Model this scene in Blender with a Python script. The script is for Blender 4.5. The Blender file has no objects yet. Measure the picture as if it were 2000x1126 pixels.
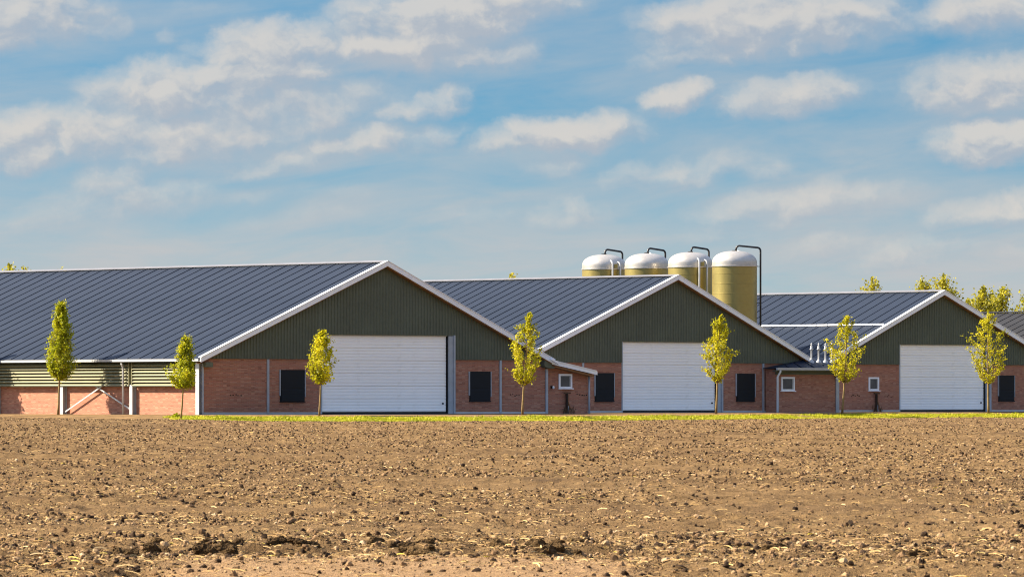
import bpy, math, random
import numpy as np
from mathutils import Vector, Matrix

R = math.radians
scene = bpy.context.scene
col = scene.collection

# ------------------------------------------------------------------ camera
cam_d = bpy.data.cameras.new('camera')
cam = bpy.data.objects.new('camera', cam_d); col.objects.link(cam)
cam.location = (0, 0, 0.87)
cam.rotation_euler = (R(90), 0, 0)
cam_d.sensor_fit = 'HORIZONTAL'; cam_d.sensor_width = 36.0
cam_d.lens = 220.5
cam_d.shift_y = 0.106
cam_d.clip_start = 1.0; cam_d.clip_end = 9000
cam_d.dof.use_dof = True; cam_d.dof.focus_distance = 330; cam_d.dof.aperture_fstop = 28
scene.camera = cam

# ------------------------------------------------------------------ sun + sky + exposure
SUN_EL = R(38.0)
SUN_TO = Vector((-0.985, 0.13, 0)).normalized()          # horizontal direction towards the sun
sun_vec = Vector((SUN_TO.x*math.cos(SUN_EL), SUN_TO.y*math.cos(SUN_EL), math.sin(SUN_EL)))
sun_d = bpy.data.lights.new('sun', 'SUN'); sun = bpy.data.objects.new('sun', sun_d); col.objects.link(sun)
sun.rotation_euler = (-sun_vec).to_track_quat('-Z', 'Y').to_euler()
sun_d.energy = 3.5; sun_d.angle = R(0.55); sun_d.color = (1.0, 0.85, 0.65)
sun.location = (-60, 20, 80)

scene.view_settings.view_transform = 'Standard'
scene.view_settings.look = 'None'
scene.view_settings.gamma = 1.0
scene.view_settings.exposure = 2.12
scene.view_settings.use_curve_mapping = False

world = bpy.data.worlds.new('World'); scene.world = world; world.use_nodes = True


class NT:
    """tiny node-graph helper"""
    def __init__(self, tree):
        self.t = tree; self.n = tree.nodes; self.l = tree.links
    def new(self, typ, **kw):
        nd = self.n.new(typ)
        for k, v in kw.items(): setattr(nd, k, v)
        return nd
    def put(self, sock, v):
        if v is None: return
        if hasattr(v, 'is_linked') or hasattr(v, 'links'):
            self.l.new(v, sock)
        else:
            sock.default_value = v
    def m(self, op, a, b=None, c=None, clamp=False):
        nd = self.new('ShaderNodeMath', operation=op, use_clamp=clamp)
        self.put(nd.inputs[0], a); self.put(nd.inputs[1], b); self.put(nd.inputs[2], c)
        return nd.outputs[0]
    def sep(self, v):
        nd = self.new('ShaderNodeSeparateXYZ'); self.put(nd.inputs[0], v); return nd.outputs
    def comb(self, x, y, z):
        nd = self.new('ShaderNodeCombineXYZ')
        self.put(nd.inputs[0], x); self.put(nd.inputs[1], y); self.put(nd.inputs[2], z)
        return nd.outputs[0]
    def noise(self, vec, scale, detail=4, rough=0.5, dist=0.0, lac=2.0):
        nd = self.new('ShaderNodeTexNoise')
        self.put(nd.inputs['Vector'], vec)
        nd.inputs['Scale'].default_value = scale; nd.inputs['Detail'].default_value = detail
        nd.inputs['Roughness'].default_value = rough; nd.inputs['Distortion'].default_value = dist
        nd.inputs['Lacunarity'].default_value = lac
        return nd.outputs['Fac']
    def ramp(self, fac, stops):
        nd = self.new('ShaderNodeValToRGB'); self.put(nd.inputs[0], fac)
        e = nd.color_ramp.elements
        while len(e) < len(stops): e.new(0.5)
        for el, (p, c) in zip(e, stops):
            el.position = p; el.color = tuple(c) + (1,) if len(c) == 3 else c
        return nd.outputs[0]
    def mix(self, fac, a, b, mode='MIX'):
        nd = self.new('ShaderNodeMix', data_type='RGBA', blend_type=mode)
        self.put(nd.inputs[0], fac)
        self.put(nd.inputs[6], a if hasattr(a, 'links') else tuple(a) + (1,))
        self.put(nd.inputs[7], b if hasattr(b, 'links') else tuple(b) + (1,))
        return nd.outputs[2]
    def smooth(self, v, a, b):
        nd = self.new('ShaderNodeMapRange', interpolation_type='SMOOTHSTEP')
        self.put(nd.inputs[0], v); self.put(nd.inputs[1], a); self.put(nd.inputs[2], b)
        return nd.outputs[0]


# cumulus banks: azimuth and elevation (hundredths of a radian), half sizes, tilt, weight
CLOUDS = [
    (-7.9, 6.15, 1.05, .40, .05, .9), (-6.7, 5.95, .55, .16, .25, .55), (-4.9, 6.15, .9, .17, .0, .30), (-5.4, 5.8, .18, .12, .3, .42),
    (-4.4, 5.8, .36, .22, .2, .75), (-3.85, 5.6, .95, .30, .10, .95), (-5.1, 5.0, 1.3, .36, .17, .95), (-4.0, 5.18, 1.1, .36, .10, .92),
    (-1.0, 6.22, 1.35, .38, -.02, 1.05), (-1.65, 5.62, 1.15, .28, -.05, .95), (-.6, 5.50, .85, .22, .0, .7), (-2.3, 6.1, .16, .24, -.4, .4),
    (-7.6, 4.15, 1.0, .36, .15, .85), (-6.4, 4.3, .8, .30, .10, .72), (-5.3, 4.15, 1.5, .32, .04, .78), (-3.6, 4.6, 1.4, .40, .08, .68),
    (-1.75, 4.62, .52, .15, .05, .66), (-1.2, 4.78, .42, .20, .35, .72), (-2.45, 4.12, .95, .19, .12, .70), (-1.35, 4.2, .50, .18, .4, .55),
    (-6.4, 3.55, .55, .28, .5, .62), (-5.9, 3.25, 1.1, .28, .0, .55), (-3.6, 3.8, 1.1, .2, .02, .55), (-4.1, 3.3, .55, .16, .2, .4), (-2.9, 3.3, .6, .14, .1, .33),
    (.75, 4.22, .98, .22, .13, 1.05), (1.35, 4.42, .6, .13, .2, .6), (2.68, 4.85, .42, .17, .03, .95), (4.55, 4.88, .95, .22, .14, .8),
    (3.3, 6.25, 1.1, .22, .0, .85), (4.3, 6.0, 1.55, .34, .10, 1.0), (3.5, 5.62, 1.1, .16, .03, .7), (5.2, 5.65, .8, .10, .03, .5),
    (7.5, 6.2, .9, .28, -.05, .85), (7.6, 5.05, 1.05, .34, .12, .85), (7.9, 4.15, .92, .30, .22, 1.1), (8.0, 3.0, .95, .2, .12, .75),
    (.75, 3.7, .4, .17, .0, .5), (1.0, 2.95, .65, .2, .2, .48), (2.75, 3.62, 1.05, .2, .05, .55), (4.0, 3.6, .45, .15, .25, .42),
    (4.6, 3.05, 1.35, .24, .10, .62), (3.3, 2.6, .7, .16, .05, .42), (4.9, 2.45, .7, .17, .15, .42), (6.4, 2.35, .9, .2, .15, .5), (8.0, 2.3, .6, .16, .1, .4),
    (-3.2, 2.9, 1.2, .16, .05, .32), (-.6, 2.95, .7, .14, .15, .34), (-7.0, 2.9, 1.3, .25, .0, .36),
]


def cloud_group(banks):
    g = bpy.data.node_groups.new('cloud_density', 'ShaderNodeTree')
    g.interface.new_socket('P', in_out='INPUT', socket_type='NodeSocketVector')
    g.interface.new_socket('D', in_out='OUTPUT', socket_type='NodeSocketFloat')
    t = NT(g)
    gi = t.new('NodeGroupInput'); go = t.new('NodeGroupOutput')
    P = gi.outputs[0]
    # warp the coordinates so every bank is ragged
    wn = t.new('ShaderNodeTexNoise'); t.put(wn.inputs['Vector'], P)
    wn.inputs['Scale'].default_value = 1.0; wn.inputs['Detail'].default_value = 6; wn.inputs['Roughness'].default_value = .60
    vm = t.new('ShaderNodeVectorMath', operation='SUBTRACT'); t.put(vm.inputs[0], wn.outputs['Color']); vm.inputs[1].default_value = (.5, .5, .5)
    vs = t.new('ShaderNodeVectorMath', operation='MULTIPLY'); t.put(vs.inputs[0], vm.outputs[0]); vs.inputs[1].default_value = (1.3, .75, 0)
    va = t.new('ShaderNodeVectorMath', operation='ADD'); t.put(va.inputs[0], P); t.put(va.inputs[1], vs.outputs[0])
    x, y, _ = t.sep(va.outputs[0])
    SH = .10                                              # the banks all lean the same way
    ys = t.m('MULTIPLY_ADD', x, -SH, y)
    Q = t.comb(x, ys, 0.0)
    acc = None
    for (u, v, a, b, tilt, w) in banks:
        a *= 1.10; b *= 1.22
        ma = t.new('ShaderNodeVectorMath', operation='MULTIPLY_ADD'); t.put(ma.inputs[0], Q)
        ma.inputs[1].default_value = (1/a, 1/b, 0); ma.inputs[2].default_value = (-u/a, -(v-SH*u)/b, 0)
        dt = t.new('ShaderNodeVectorMath', operation='DOT_PRODUCT'); t.put(dt.inputs[0], ma.outputs[0]); t.put(dt.inputs[1], ma.outputs[0])
        e = t.m('MULTIPLY_ADD', dt.outputs['Value'], -.36*w, w)
        acc = e if acc is None else t.m('SMOOTH_MAX', acc, e, .12)
    acc = t.m('MAXIMUM', acc, 0.0) if banks else 0.0
    # beyond the banks placed above the sky goes on with the same kind of broken cloud
    far = t.noise(t.comb(t.m('MULTIPLY', x, .28), t.m('MULTIPLY', y, .75), 3.1), 1.0, 4, .55)
    inside = t.m('MULTIPLY', t.smooth(t.m('ABSOLUTE', x), 10.5, 8.6), t.smooth(y, 7.4, 6.5))
    farv = t.m('MULTIPLY', t.smooth(far, .38, .64), t.m('SUBTRACT', 1.0, inside))
    acc = t.m('MAXIMUM', acc, farv)
    fine = t.noise(t.comb(x, t.m('MULTIPLY', y, 1.5), .7), 1.7, 6, .52)
    d = t.m('MULTIPLY', acc, t.m('MULTIPLY_ADD', fine, 1.25, .38))
    t.put(go.inputs[0], d)
    return g


def build_sky():
    # the banks are only worked out in their own part of the sky, which keeps rendering quick
    g_full, g_far = cloud_group(CLOUDS), cloud_group([])

    w = NT(world.node_tree); w.n.clear()
    out = w.new('ShaderNodeOutputWorld')
    tc = w.new('ShaderNodeTexCoord')
    x, y, z = w.sep(tc.outputs['Generated'])
    el = w.m('ARCSINE', w.m('MAXIMUM', z, 0.0))
    az = w.m('ARCTAN2', x, y)
    # cloud-layer coordinates: true angles near the horizon, compressed towards the zenith
    v = w.m('MULTIPLY', w.m('LOGARITHM', w.m('MULTIPLY_ADD', el, 4.0, 1.0), math.e), 25.0)
    v = w.m('ADD', v, w.m('MULTIPLY', w.m('POWER', el, 2.0), 100*2.0))
    v = w.m('MINIMUM', v, 60.0)
    u = w.m('MULTIPLY', az, 100.0)
    P = w.comb(u, v, 0.0)
    P2 = w.comb(w.m('ADD', u, -.14), w.m('ADD', v, .20), 0.0)
    # clear sky: the haze layer is thin, so blue deepens quickly above the horizon
    sky = w.new('ShaderNodeTexSky', sky_type='NISHITA')
    sky.sun_disc = False
    sky.sun_elevation = SUN_EL
    sky.sun_rotation = math.atan2(SUN_TO.x, SUN_TO.y)
    sky.altitude = 0; sky.air_density = 1.0; sky.dust_density = 1.4; sky.ozone_density = 1.6
    ez = w.m('MULTIPLY', w.m('SUBTRACT', 1.0, w.m('EXPONENT', w.m('MULTIPLY', el, -12.0))), w.m('MULTIPLY_ADD', el, -.46, .72))
    ez = w.m('ADD', ez, el)
    ez = w.m('MAXIMUM', ez, .03)
    ch = w.m('COSINE', ez)
    hyp = w.m('MAXIMUM', w.m('SQRT', w.m('ADD', w.m('MULTIPLY', x, x), w.m('MULTIPLY', y, y))), 1e-4)
    sv = w.comb(w.m('MULTIPLY', w.m('DIVIDE', x, hyp), ch), w.m('MULTIPLY', w.m('DIVIDE', y, hyp), ch), w.m('SINE', ez))
    w.put(sky.inputs['Vector'], sv)
    # tint fades with height: added brightness above the view lifts the shaded walls
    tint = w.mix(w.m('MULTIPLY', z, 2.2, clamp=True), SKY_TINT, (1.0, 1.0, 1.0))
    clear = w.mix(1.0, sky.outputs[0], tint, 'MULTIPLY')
    # thin veil of haze that thickens to the horizon
    veil = w.m('MULTIPLY', w.m('EXPONENT', w.m('MULTIPLY', el, -30.0)), 1.55)
    wisps = w.noise(w.comb(w.m('MULTIPLY', u, .34), w.m('MULTIPLY_ADD', u, -.16, w.m('MULTIPLY', v, 1.5)), 0), .8, 6, .58, .4)
    veil = w.m('ADD', veil, w.m('MULTIPLY', w.m('SUBTRACT', wisps, .47), 1.25), clamp=True)
    veil = w.m('MULTIPLY', veil, .94)
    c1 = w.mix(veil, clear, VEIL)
    # clouds
    shaders = []
    for g in (g_far, g_full):
        g1 = w.new('ShaderNodeGroup'); g1.node_tree = g; w.put(g1.inputs[0], P)
        g2 = w.new('ShaderNodeGroup'); g2.node_tree = g; w.put(g2.inputs[0], P2)
        d1, d2 = g1.outputs[0], g2.outputs[0]
        alpha = w.m('MULTIPLY', w.smooth(d1, .08, .92), .78)
        lit = w.smooth(w.m('SUBTRACT', d1, d2), -.22, .30)
        ccol = w.mix(lit, CLOUD_SHADE, CLOUD_LIT)
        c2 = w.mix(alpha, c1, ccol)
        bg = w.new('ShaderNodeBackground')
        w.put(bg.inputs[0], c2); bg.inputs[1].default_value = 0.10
        shaders.append(bg.outputs[0])
    near = w.m('MULTIPLY', w.m('LESS_THAN', w.m('ABSOLUTE', u), 13.5), w.m('LESS_THAN', v, 9.0))
    ms = w.new('ShaderNodeMixShader'); w.put(ms.inputs[0], near)
    w.put(ms.inputs[1], shaders[0]); w.put(ms.inputs[2], shaders[1])
    w.put(out.inputs[0], ms.outputs[0])
    world.cycles.sampling_method = 'MANUAL'; world.cycles.sample_map_resolution = 1024


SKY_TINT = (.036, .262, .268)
VEIL = (1.25, 1.265, 1.29)
CLOUD_SHADE = (1.07, 1.13, 1.25)
CLOUD_LIT = (1.70, 1.57, 1.43)
build_sky()

scene.cycles.use_denoising = True; scene.cycles.filter_width = 1.1
scene.cycles.max_bounces = 6; scene.cycles.diffuse_bounces = 3; scene.cycles.transparent_max_bounces = 4
scene.cycles.sample_clamp_indirect = 6

# ------------------------------------------------------------------ materials
def mat(name, rough=.8, spec=.3, metal=0.0):
    m = bpy.data.materials.new(name); m.use_nodes = True
    t = NT(m.node_tree); b = m.node_tree.nodes['Principled BSDF']
    b.inputs['Roughness'].default_value = rough
    b.inputs['Specular IOR Level'].default_value = spec
    b.inputs['Metallic'].default_value = metal
    return m, t, b


def bump(t, b, h, dist, strength=1.0):
    n = t.new('ShaderNodeBump'); t.put(n.inputs['Height'], h)
    n.inputs['Distance'].default_value = dist; n.inputs['Strength'].default_value = strength
    t.put(b.inputs['Normal'], n.outputs[0])


def painted(name, c, rough=.45, spec=.4, var=.12, scale=.9, metal=0.0, dirt=None):
    """plain coated surface with soft blotches, fine grain and a little grime"""
    m, t, b = mat(name, rough, spec, metal)
    tc = t.new('ShaderNodeTexCoord').outputs['Object']
    n1 = t.noise(tc, scale, 5, .6); n2 = t.noise(tc, scale*14, 3, .6)
    f = t.m('ADD', t.m('MULTIPLY', n1, .65), t.m('MULTIPLY', n2, .35))
    lo = [k*(1-var*1.6) for k in c]; hi = [min(1, k*(1+var)) for k in c]
    cc = t.ramp(f, [(.3, lo), (.7, hi)])
    if dirt:
        d = t.smooth(t.noise(tc, scale*2.7, 6, .68), .56, .78)
        cc = t.mix(t.m('MULTIPLY', d, dirt[1]), cc, dirt[0])
    t.put(b.inputs['Base Color'], cc)
    t.put(b.inputs['Roughness'], t.m('MULTIPLY_ADD', n1, .25, rough-.12))
    return m


def brick_material():
    m, t, b = mat('brick', .9, .15)
    o = t.new('ShaderNodeTexCoord').outputs['Object']
    x, y, z = t.sep(o)
    v = t.comb(t.m('ADD', x, y), z, 0.0)
    bt = t.new('ShaderNodeTexBrick'); t.put(bt.inputs['Vector'], v)
    bt.offset = .5; bt.inputs['Scale'].default_value = 1.0
    bt.inputs['Brick Width'].default_value = .22; bt.inputs['Row Height'].default_value = .066
    bt.inputs['Mortar Size'].default_value = .008; bt.inputs['Mortar Smooth'].default_value = .2; bt.inputs['Bias'].default_value = -.1
    bt.inputs['Color1'].default_value = (.43, .190, .122, 1); bt.inputs['Color2'].default_value = (.33, .136, .095, 1)
    bt.inputs['Mortar'].default_value = (.37, .26, .185, 1)
    n = t.noise(v, 1.1, 6, .65)
    c = t.mix(t.smooth(n, .3, .75), bt.outputs[0], (.36, .165, .115), 'MIX')
    c = t.mix(.45, bt.outputs[0], c)
    # odd burnt bricks
    vor = t.new('ShaderNodeTexWhiteNoise', noise_dimensions='2D')
    t.put(vor.inputs['Vector'], t.comb(t.m('FLOOR', t.m('MULTIPLY', t.m('ADD', x, y), 1/.22)), t.m('FLOOR', t.m('MULTIPLY', z, 1/.066)), 0))
    c = t.mix(t.m('MULTIPLY', t.m('GREATER_THAN', vor.outputs['Value'], .93), .30), c, (.11, .05, .04))
    c = t.mix(t.m('MULTIPLY', t.m('LESS_THAN', vor.outputs['Value'], .12), .4), c, (.52, .31, .22))
    t.put(b.inputs['Base Color'], c)
    bump(t, b, t.m('SUBTRACT', 1.0, bt.outputs['Fac']), .012, .9)
    return m


def soil_material(name, k=1.0, dirt=False):
    m, t, b = mat(name, .97, .08)
    o = t.new('ShaderNodeNewGeometry').outputs['Position']
    x, y, z = t.sep(o)
    lv = t.comb(t.m('MULTIPLY', x, .35), y, 0)
    big = t.noise(lv, .12, 4, .6)
    mid = t.noise(t.comb(t.m('MULTIPLY', x, .8), t.m('MULTIPLY', y, .45), z), 2.6, 5, .65)
    fin = t.noise(o, 16.0, 5, .7)
    grit = t.noise(o, 55.0, 3, .7)
    f = t.m('ADD', t.m('MULTIPLY', mid, .45), t.m('ADD', t.m('MULTIPLY', fin, .35), t.m('MULTIPLY', grit, .2)))
    c = t.ramp(f, [(.32, [.050*k, .030*k, .016*k]), (.46, [.145*k, .090*k, .041*k]), (.57, [.240*k, .154*k, .070*k]), (.72, [.38*k, .255*k, .121*k])])
    c = t.mix(t.m('MULTIPLY', t.smooth(big, .38, .68), .45), c, (.232*k, .150*k, .072*k))
    # damp and dry bands left by the passes of the harrow
    band = t.noise(t.comb(t.m('MULTIPLY', x, .035), t.m('MULTIPLY', y, .30), 4.0), 1.0, 6, .68)
    c = t.mix(t.m('MULTIPLY', t.smooth(band, .48, .64), .5), c, (.085*k, .052*k, .028*k))
    if not dirt:
        # dry sandy strip along the near headland
        wv = t.m('MULTIPLY', t.m('SUBTRACT', t.noise(t.comb(x, 0.0, 2.0), 1.1, 4, .6), .5), 1.6)
        hd = t.m('MULTIPLY', t.smooth(t.m('ADD', y, wv), 45.5, 44.9), t.m('MULTIPLY', t.smooth(x, -2.6, -2.1), t.smooth(x, 1.1, .5)))
        c = t.mix(t.m('MULTIPLY', hd, .75), c, t.ramp(fin, [(.35, (.27, .165, .085)), (.65, (.44, .29, .16))]))
    t.put(b.inputs['Base Color'], c)
    bump(t, b, t.m('ADD', fin, t.m('MULTIPLY', grit, .4)), .06, 1.0)
    return m


def leaf_material(name, stops, transl=.35):
    m = bpy.data.materials.new(name); m.use_nodes = True
    t = NT(m.node_tree); t.n.clear()
    out = t.new('ShaderNodeOutputMaterial')
    at = t.new('ShaderNodeAttribute', attribute_name='leaf_shade')
    c = t.ramp(at.outputs['Fac'], stops)
    d = t.new('ShaderNodeBsdfPrincipled'); t.put(d.inputs['Base Color'], c)
    d.inputs['Roughness'].default_value = .55; d.inputs['Specular IOR Level'].default_value = .25
    tr = t.new('ShaderNodeBsdfTranslucent'); t.put(tr.inputs[0], c)
    mx = t.new('ShaderNodeMixShader'); mx.inputs[0].default_value = transl
    t.put(mx.inputs[1], d.outputs[0]); t.put(mx.inputs[2], tr.outputs[0])
    t.put(out.inputs[0], mx.outputs[0])
    return m


def random_material(name, stops, rough=.9):
    m, t, b = mat(name, rough, .15)
    oi = t.new('ShaderNodeObjectInfo')
    t.put(b.inputs['Base Color'], t.ramp(oi.outputs['Random'], stops))
    return m


M = {}
M['brick'] = brick_material()
M['clad'] = painted('green_cladding', (.102, .120, .088), .55, .3, .16, .5, dirt=((.13, .145, .108), .45))
M['roof'] = painted('slate_roof_sheet', (.0110, .0190, .038), .55, .22, .18, .35, dirt=((.026, .033, .047), .6))
M['roof_old'] = painted('old_fibre_cement', (.020, .022, .028), .85, .2, .25, .7, dirt=((.05, .043, .035), .6))
M['white'] = painted('white_trim', (.80, .84, .90), .5, .35, .05, .8, dirt=((.52, .50, .46), .5))
M['door'] = painted('white_door_panel', (.935, .95, .945), .42, .4, .03, .6, dirt=((.66, .65, .60), .35))
M['steel'] = painted('galvanised_steel', (.34, .39, .45), .45, .5, .14, 2.2, metal=.15)
M['steel_light'] = painted('light_galvanised', (.44, .46, .48), .45, .5, .10, 2.2, metal=.2)
M['ridge'] = painted('ridge_flashing', (.16, .165, .19), .45, .4, .12, 1.0)
M['black'] = painted('black_screen', (.010, .013, .017), .6, .2, .2, 2.0)
M['dark'] = painted('dark_gap', (.018, .019, .02), .8, .2, .1)
M['louvre'] = painted('sage_louvre', (.225, .225, .135), .5, .35, .10, .8)
M['wood'] = painted('brown_timber', (.22, .115, .05), .8, .2, .25, 3.0)
M['dark_wood'] = painted('dark_rusty_post', (.035, .024, .018), .85, .2, .3, 4.0)
M['rust'] = painted('rusty_board', (.10, .062, .035), .85, .2, .3, 3.0)
M['silo'] = painted('olive_silo', (.36, .29, .095), .40, .5, .10, .35, metal=.62, dirt=((.22, .18, .08), .4))
M['silo_top'] = painted('white_silo_top', (.58, .545, .49), .34, .6, .14, .5, metal=.60, dirt=((.40, .37, .32), .45))
M['pipe'] = painted('black_pipe', (.02, .022, .025), .4, .5, .15, 2)
M['concrete'] = painted('concrete', (.46, .47, .48), .85, .25, .12, 1.1, dirt=((.2, .19, .17), .6))
M['bark'] = painted('young_bark', (.26, .185, .085), .85, .2, .35, 6.0)
M['bark_far'] = painted('far_bark', (.14, .10, .05), .85, .2, .3, 3.0)
M['soil'] = soil_material('field_soil')
M['soil_near'] = M['soil']
M['damp'] = soil_material('damp_soil', .68, True)
M['dirt'] = soil_material('yard_dirt', 1.25, True)
M['clod'] = random_material('clod', [(.0, (.022, .013, .008)), (.34, (.048, .029, .016)), (.42, (.140, .085, .043)), (.75, (.24, .150, .078)), (.94, (.36, .24, .13)), (1.0, (.46, .34, .21))], .95)  # near-black third paints in shadow flecks among the clods
M['straw'] = random_material('straw', [(.0, (.25, .15, .062)), (.4, (.44, .285, .115)), (.85, (.60, .42, .18)), (.97, (.74, .56, .30)), (1.0, (.55, .46, .05))], .75)


def glass_material():
    m, t, b = mat('window_glass', .06, .5)
    tc = t.new('ShaderNodeTexCoord').outputs['Object']
    t.put(b.inputs['Base Color'], t.ramp(t.noise(tc, 1.5, 3, .5), [(.35, (.02, .03, .045)), (.7, (.05, .065, .08))]))
    return m
M['glass'] = glass_material()


def grass_material():
    m, t, b = mat('grass_blade', .6, .25)
    at = t.new('ShaderNodeAttribute', attribute_name='leaf_shade')
    t.put(b.inputs['Base Color'], t.ramp(at.outputs['Fac'], [(0, (.20, .23, .008)), (.5, (.40, .41, .010)), (1, (.52, .49, .02))]))
    return m
M['grass'] = grass_material()
def turf_material():
    m, t, b = mat('turf', .9, .1)
    o = t.new('ShaderNodeNewGeometry').outputs['Position']
    t.put(b.inputs['Base Color'], t.ramp(t.noise(o, 1.6, 6, .65), [(.3, (.20, .19, .012)), (.6, (.32, .29, .012)), (.8, (.32, .25, .04))]))
    return m
M['turf'] = turf_material()
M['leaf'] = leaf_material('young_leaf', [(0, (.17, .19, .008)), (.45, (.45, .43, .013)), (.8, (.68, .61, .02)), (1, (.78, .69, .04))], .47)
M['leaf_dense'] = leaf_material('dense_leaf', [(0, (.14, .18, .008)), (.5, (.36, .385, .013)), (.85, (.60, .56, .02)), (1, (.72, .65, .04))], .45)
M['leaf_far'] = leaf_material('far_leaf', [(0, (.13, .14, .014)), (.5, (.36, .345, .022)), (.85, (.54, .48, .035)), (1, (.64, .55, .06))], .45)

# ------------------------------------------------------------------ mesh helpers
class MB:
    def __init__(s): s.v = []; s.f = []
    def add(s, vs, fs):
        o = len(s.v); s.v += [tuple(p) for p in vs]; s.f += [tuple(i+o for i in f) for f in fs]; return s
    def box(s, x0, x1, y0, y1, z0, z1):
        vs = [(x0, y0, z0), (x1, y0, z0), (x1, y1, z0), (x0, y1, z0), (x0, y0, z1), (x1, y0, z1), (x1, y1, z1), (x0, y1, z1)]
        return s.add(vs, [(0, 3, 2, 1), (4, 5, 6, 7), (0, 1, 5, 4), (1, 2, 6, 5), (2, 3, 7, 6), (3, 0, 4, 7)])
    def prism_y(s, pts, y0, y1):
        """pts (x,z) listed counter-clockwise seen from -y"""
        n = len(pts)
        vs = [(x, y0, z) for x, z in pts] + [(x, y1, z) for x, z in pts]
        fs = [tuple(range(n)), tuple(range(2*n-1, n-1, -1))]
        fs += [(i, i+n, (i+1) % n+n, (i+1) % n) for i in range(n)]
        return s.add(vs, fs)
    def prism_x(s, pts, x0, x1):
        n = len(pts)
        vs = [(x0, y, z) for y, z in pts] + [(x1, y, z) for y, z in pts]
        fs = [tuple(range(n-1, -1, -1)), tuple(range(n, 2*n))]
        fs += [((i+1) % n, (i+1) % n+n, i+n, i) for i in range(n)]
        return s.add(vs, fs)
    def tube(s, pts, rad, n=8, cap=True):
        pts = [Vector(p) for p in pts]
        if not hasattr(rad, '__len__'): rad = [rad]*len(pts)
        rings = []; up = None
        for i, p in enumerate(pts):
            a = pts[max(i-1, 0)]; b = pts[min(i+1, len(pts)-1)]
            d = (b-a).normalized()
            if up is None:
                up = d.orthogonal().normalized()
            up = (up - d*up.dot(d)).normalized(); w = d.cross(up)
            rings.append([p + (up*math.cos(2*math.pi*k/n) + w*math.sin(2*math.pi*k/n))*rad[i] for k in range(n)])
        vs = [q for r in rings for q in r]; fs = []
        for i in range(len(pts)-1):
            for k in range(n):
                fs.append((i*n+k, i*n+(k+1) % n, (i+1)*n+(k+1) % n, (i+1)*n+k))
        if cap:
            fs.append(tuple(range(n-1, -1, -1))); fs.append(tuple((len(pts)-1)*n+k for k in range(n)))
        return s.add(vs, fs)
    def bar(s, a, b, w, h, side=(0, 1, 0)):
        a = Vector(a); b = Vector(b); d = (b-a).normalized()
        u = Vector(side).normalized(); v = d.cross(u).normalized()
        vs = []
        for p in (a, b):
            for (i, j) in ((-1, -1), (1, -1), (1, 1), (-1, 1)):
                vs.append(p+u*(w/2*i)+v*(h/2*j))
        return s.add(vs, [(0, 3, 2, 1), (4, 5, 6, 7), (0, 1, 5, 4), (1, 2, 6, 5), (2, 3, 7, 6), (3, 0, 4, 7)])
    def lathe(s, prof, n=48, c=(0, 0)):
        vs = []; fs = []
        for r, z in prof:
            for k in range(n):
                a = 2*math.pi*k/n
                vs.append((c[0]+r*math.cos(a), c[1]+r*math.sin(a), z))
        for i in range(len(prof)-1):
            for k in range(n):
                fs.append((i*n+k, i*n+(k+1) % n, (i+1)*n+(k+1) % n, (i+1)*n+k))
        return s.add(vs, fs)
    def mesh(s, name, m, smooth=False):
        me = bpy.data.meshes.new(name); me.from_pydata(s.v, [], s.f)
        if m: me.materials.append(m)
        if smooth: me.polygons.foreach_set('use_smooth', [True]*len(me.polygons))
        me.update(); return me
    def build(s, name, m, parent=None, smooth=False, loc=(0, 0, 0)):
        return link(name, s.mesh(name, m, smooth), parent, loc)


def link(name, me, parent=None, loc=(0, 0, 0), rz=0.0):
    o = bpy.data.objects.new(name, me); col.objects.link(o)
    o.parent = parent; o.location = loc; o.rotation_euler = (0, 0, rz)
    return o


def tag(o, label, cat, group=None):
    o['label'] = label; o['category'] = cat
    if group: o['group'] = group
    return o


def thing(name, label, cat, loc=(0, 0, 0), rz=0.0, group=None):
    return tag(link(name, None, None, loc, rz), label, cat, group)


def structure(o, kind='structure'):
    o['kind'] = kind; return o


def fast_mesh(name, verts, faces_flat, per, m, smooth=False, attr=None):
    """numpy mesh: verts (n,3), faces_flat int array, per = corners per face"""
    me = bpy.data.meshes.new(name)
    nf = len(faces_flat)//per
    me.vertices.add(len(verts)); me.vertices.foreach_set('co', np.asarray(verts, np.float32).ravel())
    me.loops.add(len(faces_flat)); me.loops.foreach_set('vertex_index', np.asarray(faces_flat, np.int32))
    me.polygons.add(nf); me.polygons.foreach_set('loop_start', np.arange(0, nf*per, per, dtype=np.int32))
    me.polygons.foreach_set('use_smooth', np.full(nf, smooth))
    if attr is not None:
        a = me.attributes.new('leaf_shade', 'FLOAT', 'POINT'); a.data.foreach_set('value', np.asarray(attr, np.float32))
    me.materials.append(m); me.update(calc_edges=True)
    return me


# ------------------------------------------------------------------ terrain
BANG = R(39.2); BC, BS = math.cos(BANG), math.sin(BANG)
B1 = (-6.52, 322.0)
def yard(t, s):          # barn-yard frame (t along the gables, s back along the barns) -> world
    return (B1[0]+BC*t-BS*s, B1[1]+BS*t+BC*s)

EDGE_X = np.array([-400, -60, -26, -18.5, -14, -5, 3, 9, 16, 30, 60, 400.])
EDGE_Y = np.array([560, 346, 316, 306, 303, 302, 306, 324, 344, 364, 398, 700.])
def edge_y(x): return np.interp(x, EDGE_X, EDGE_Y)
def base_z(x, y):
    x = np.asarray(x, float); y = np.asarray(y, float)
    d = np.clip((y-edge_y(x))/8.5, 0, 1); d = d*d*(3-2*d)
    low = np.interp(x, [-60, -27, -17, -12, 60], [-.15, -.16, -.22, -.315, -.315])
    return low*(1-d)

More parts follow.
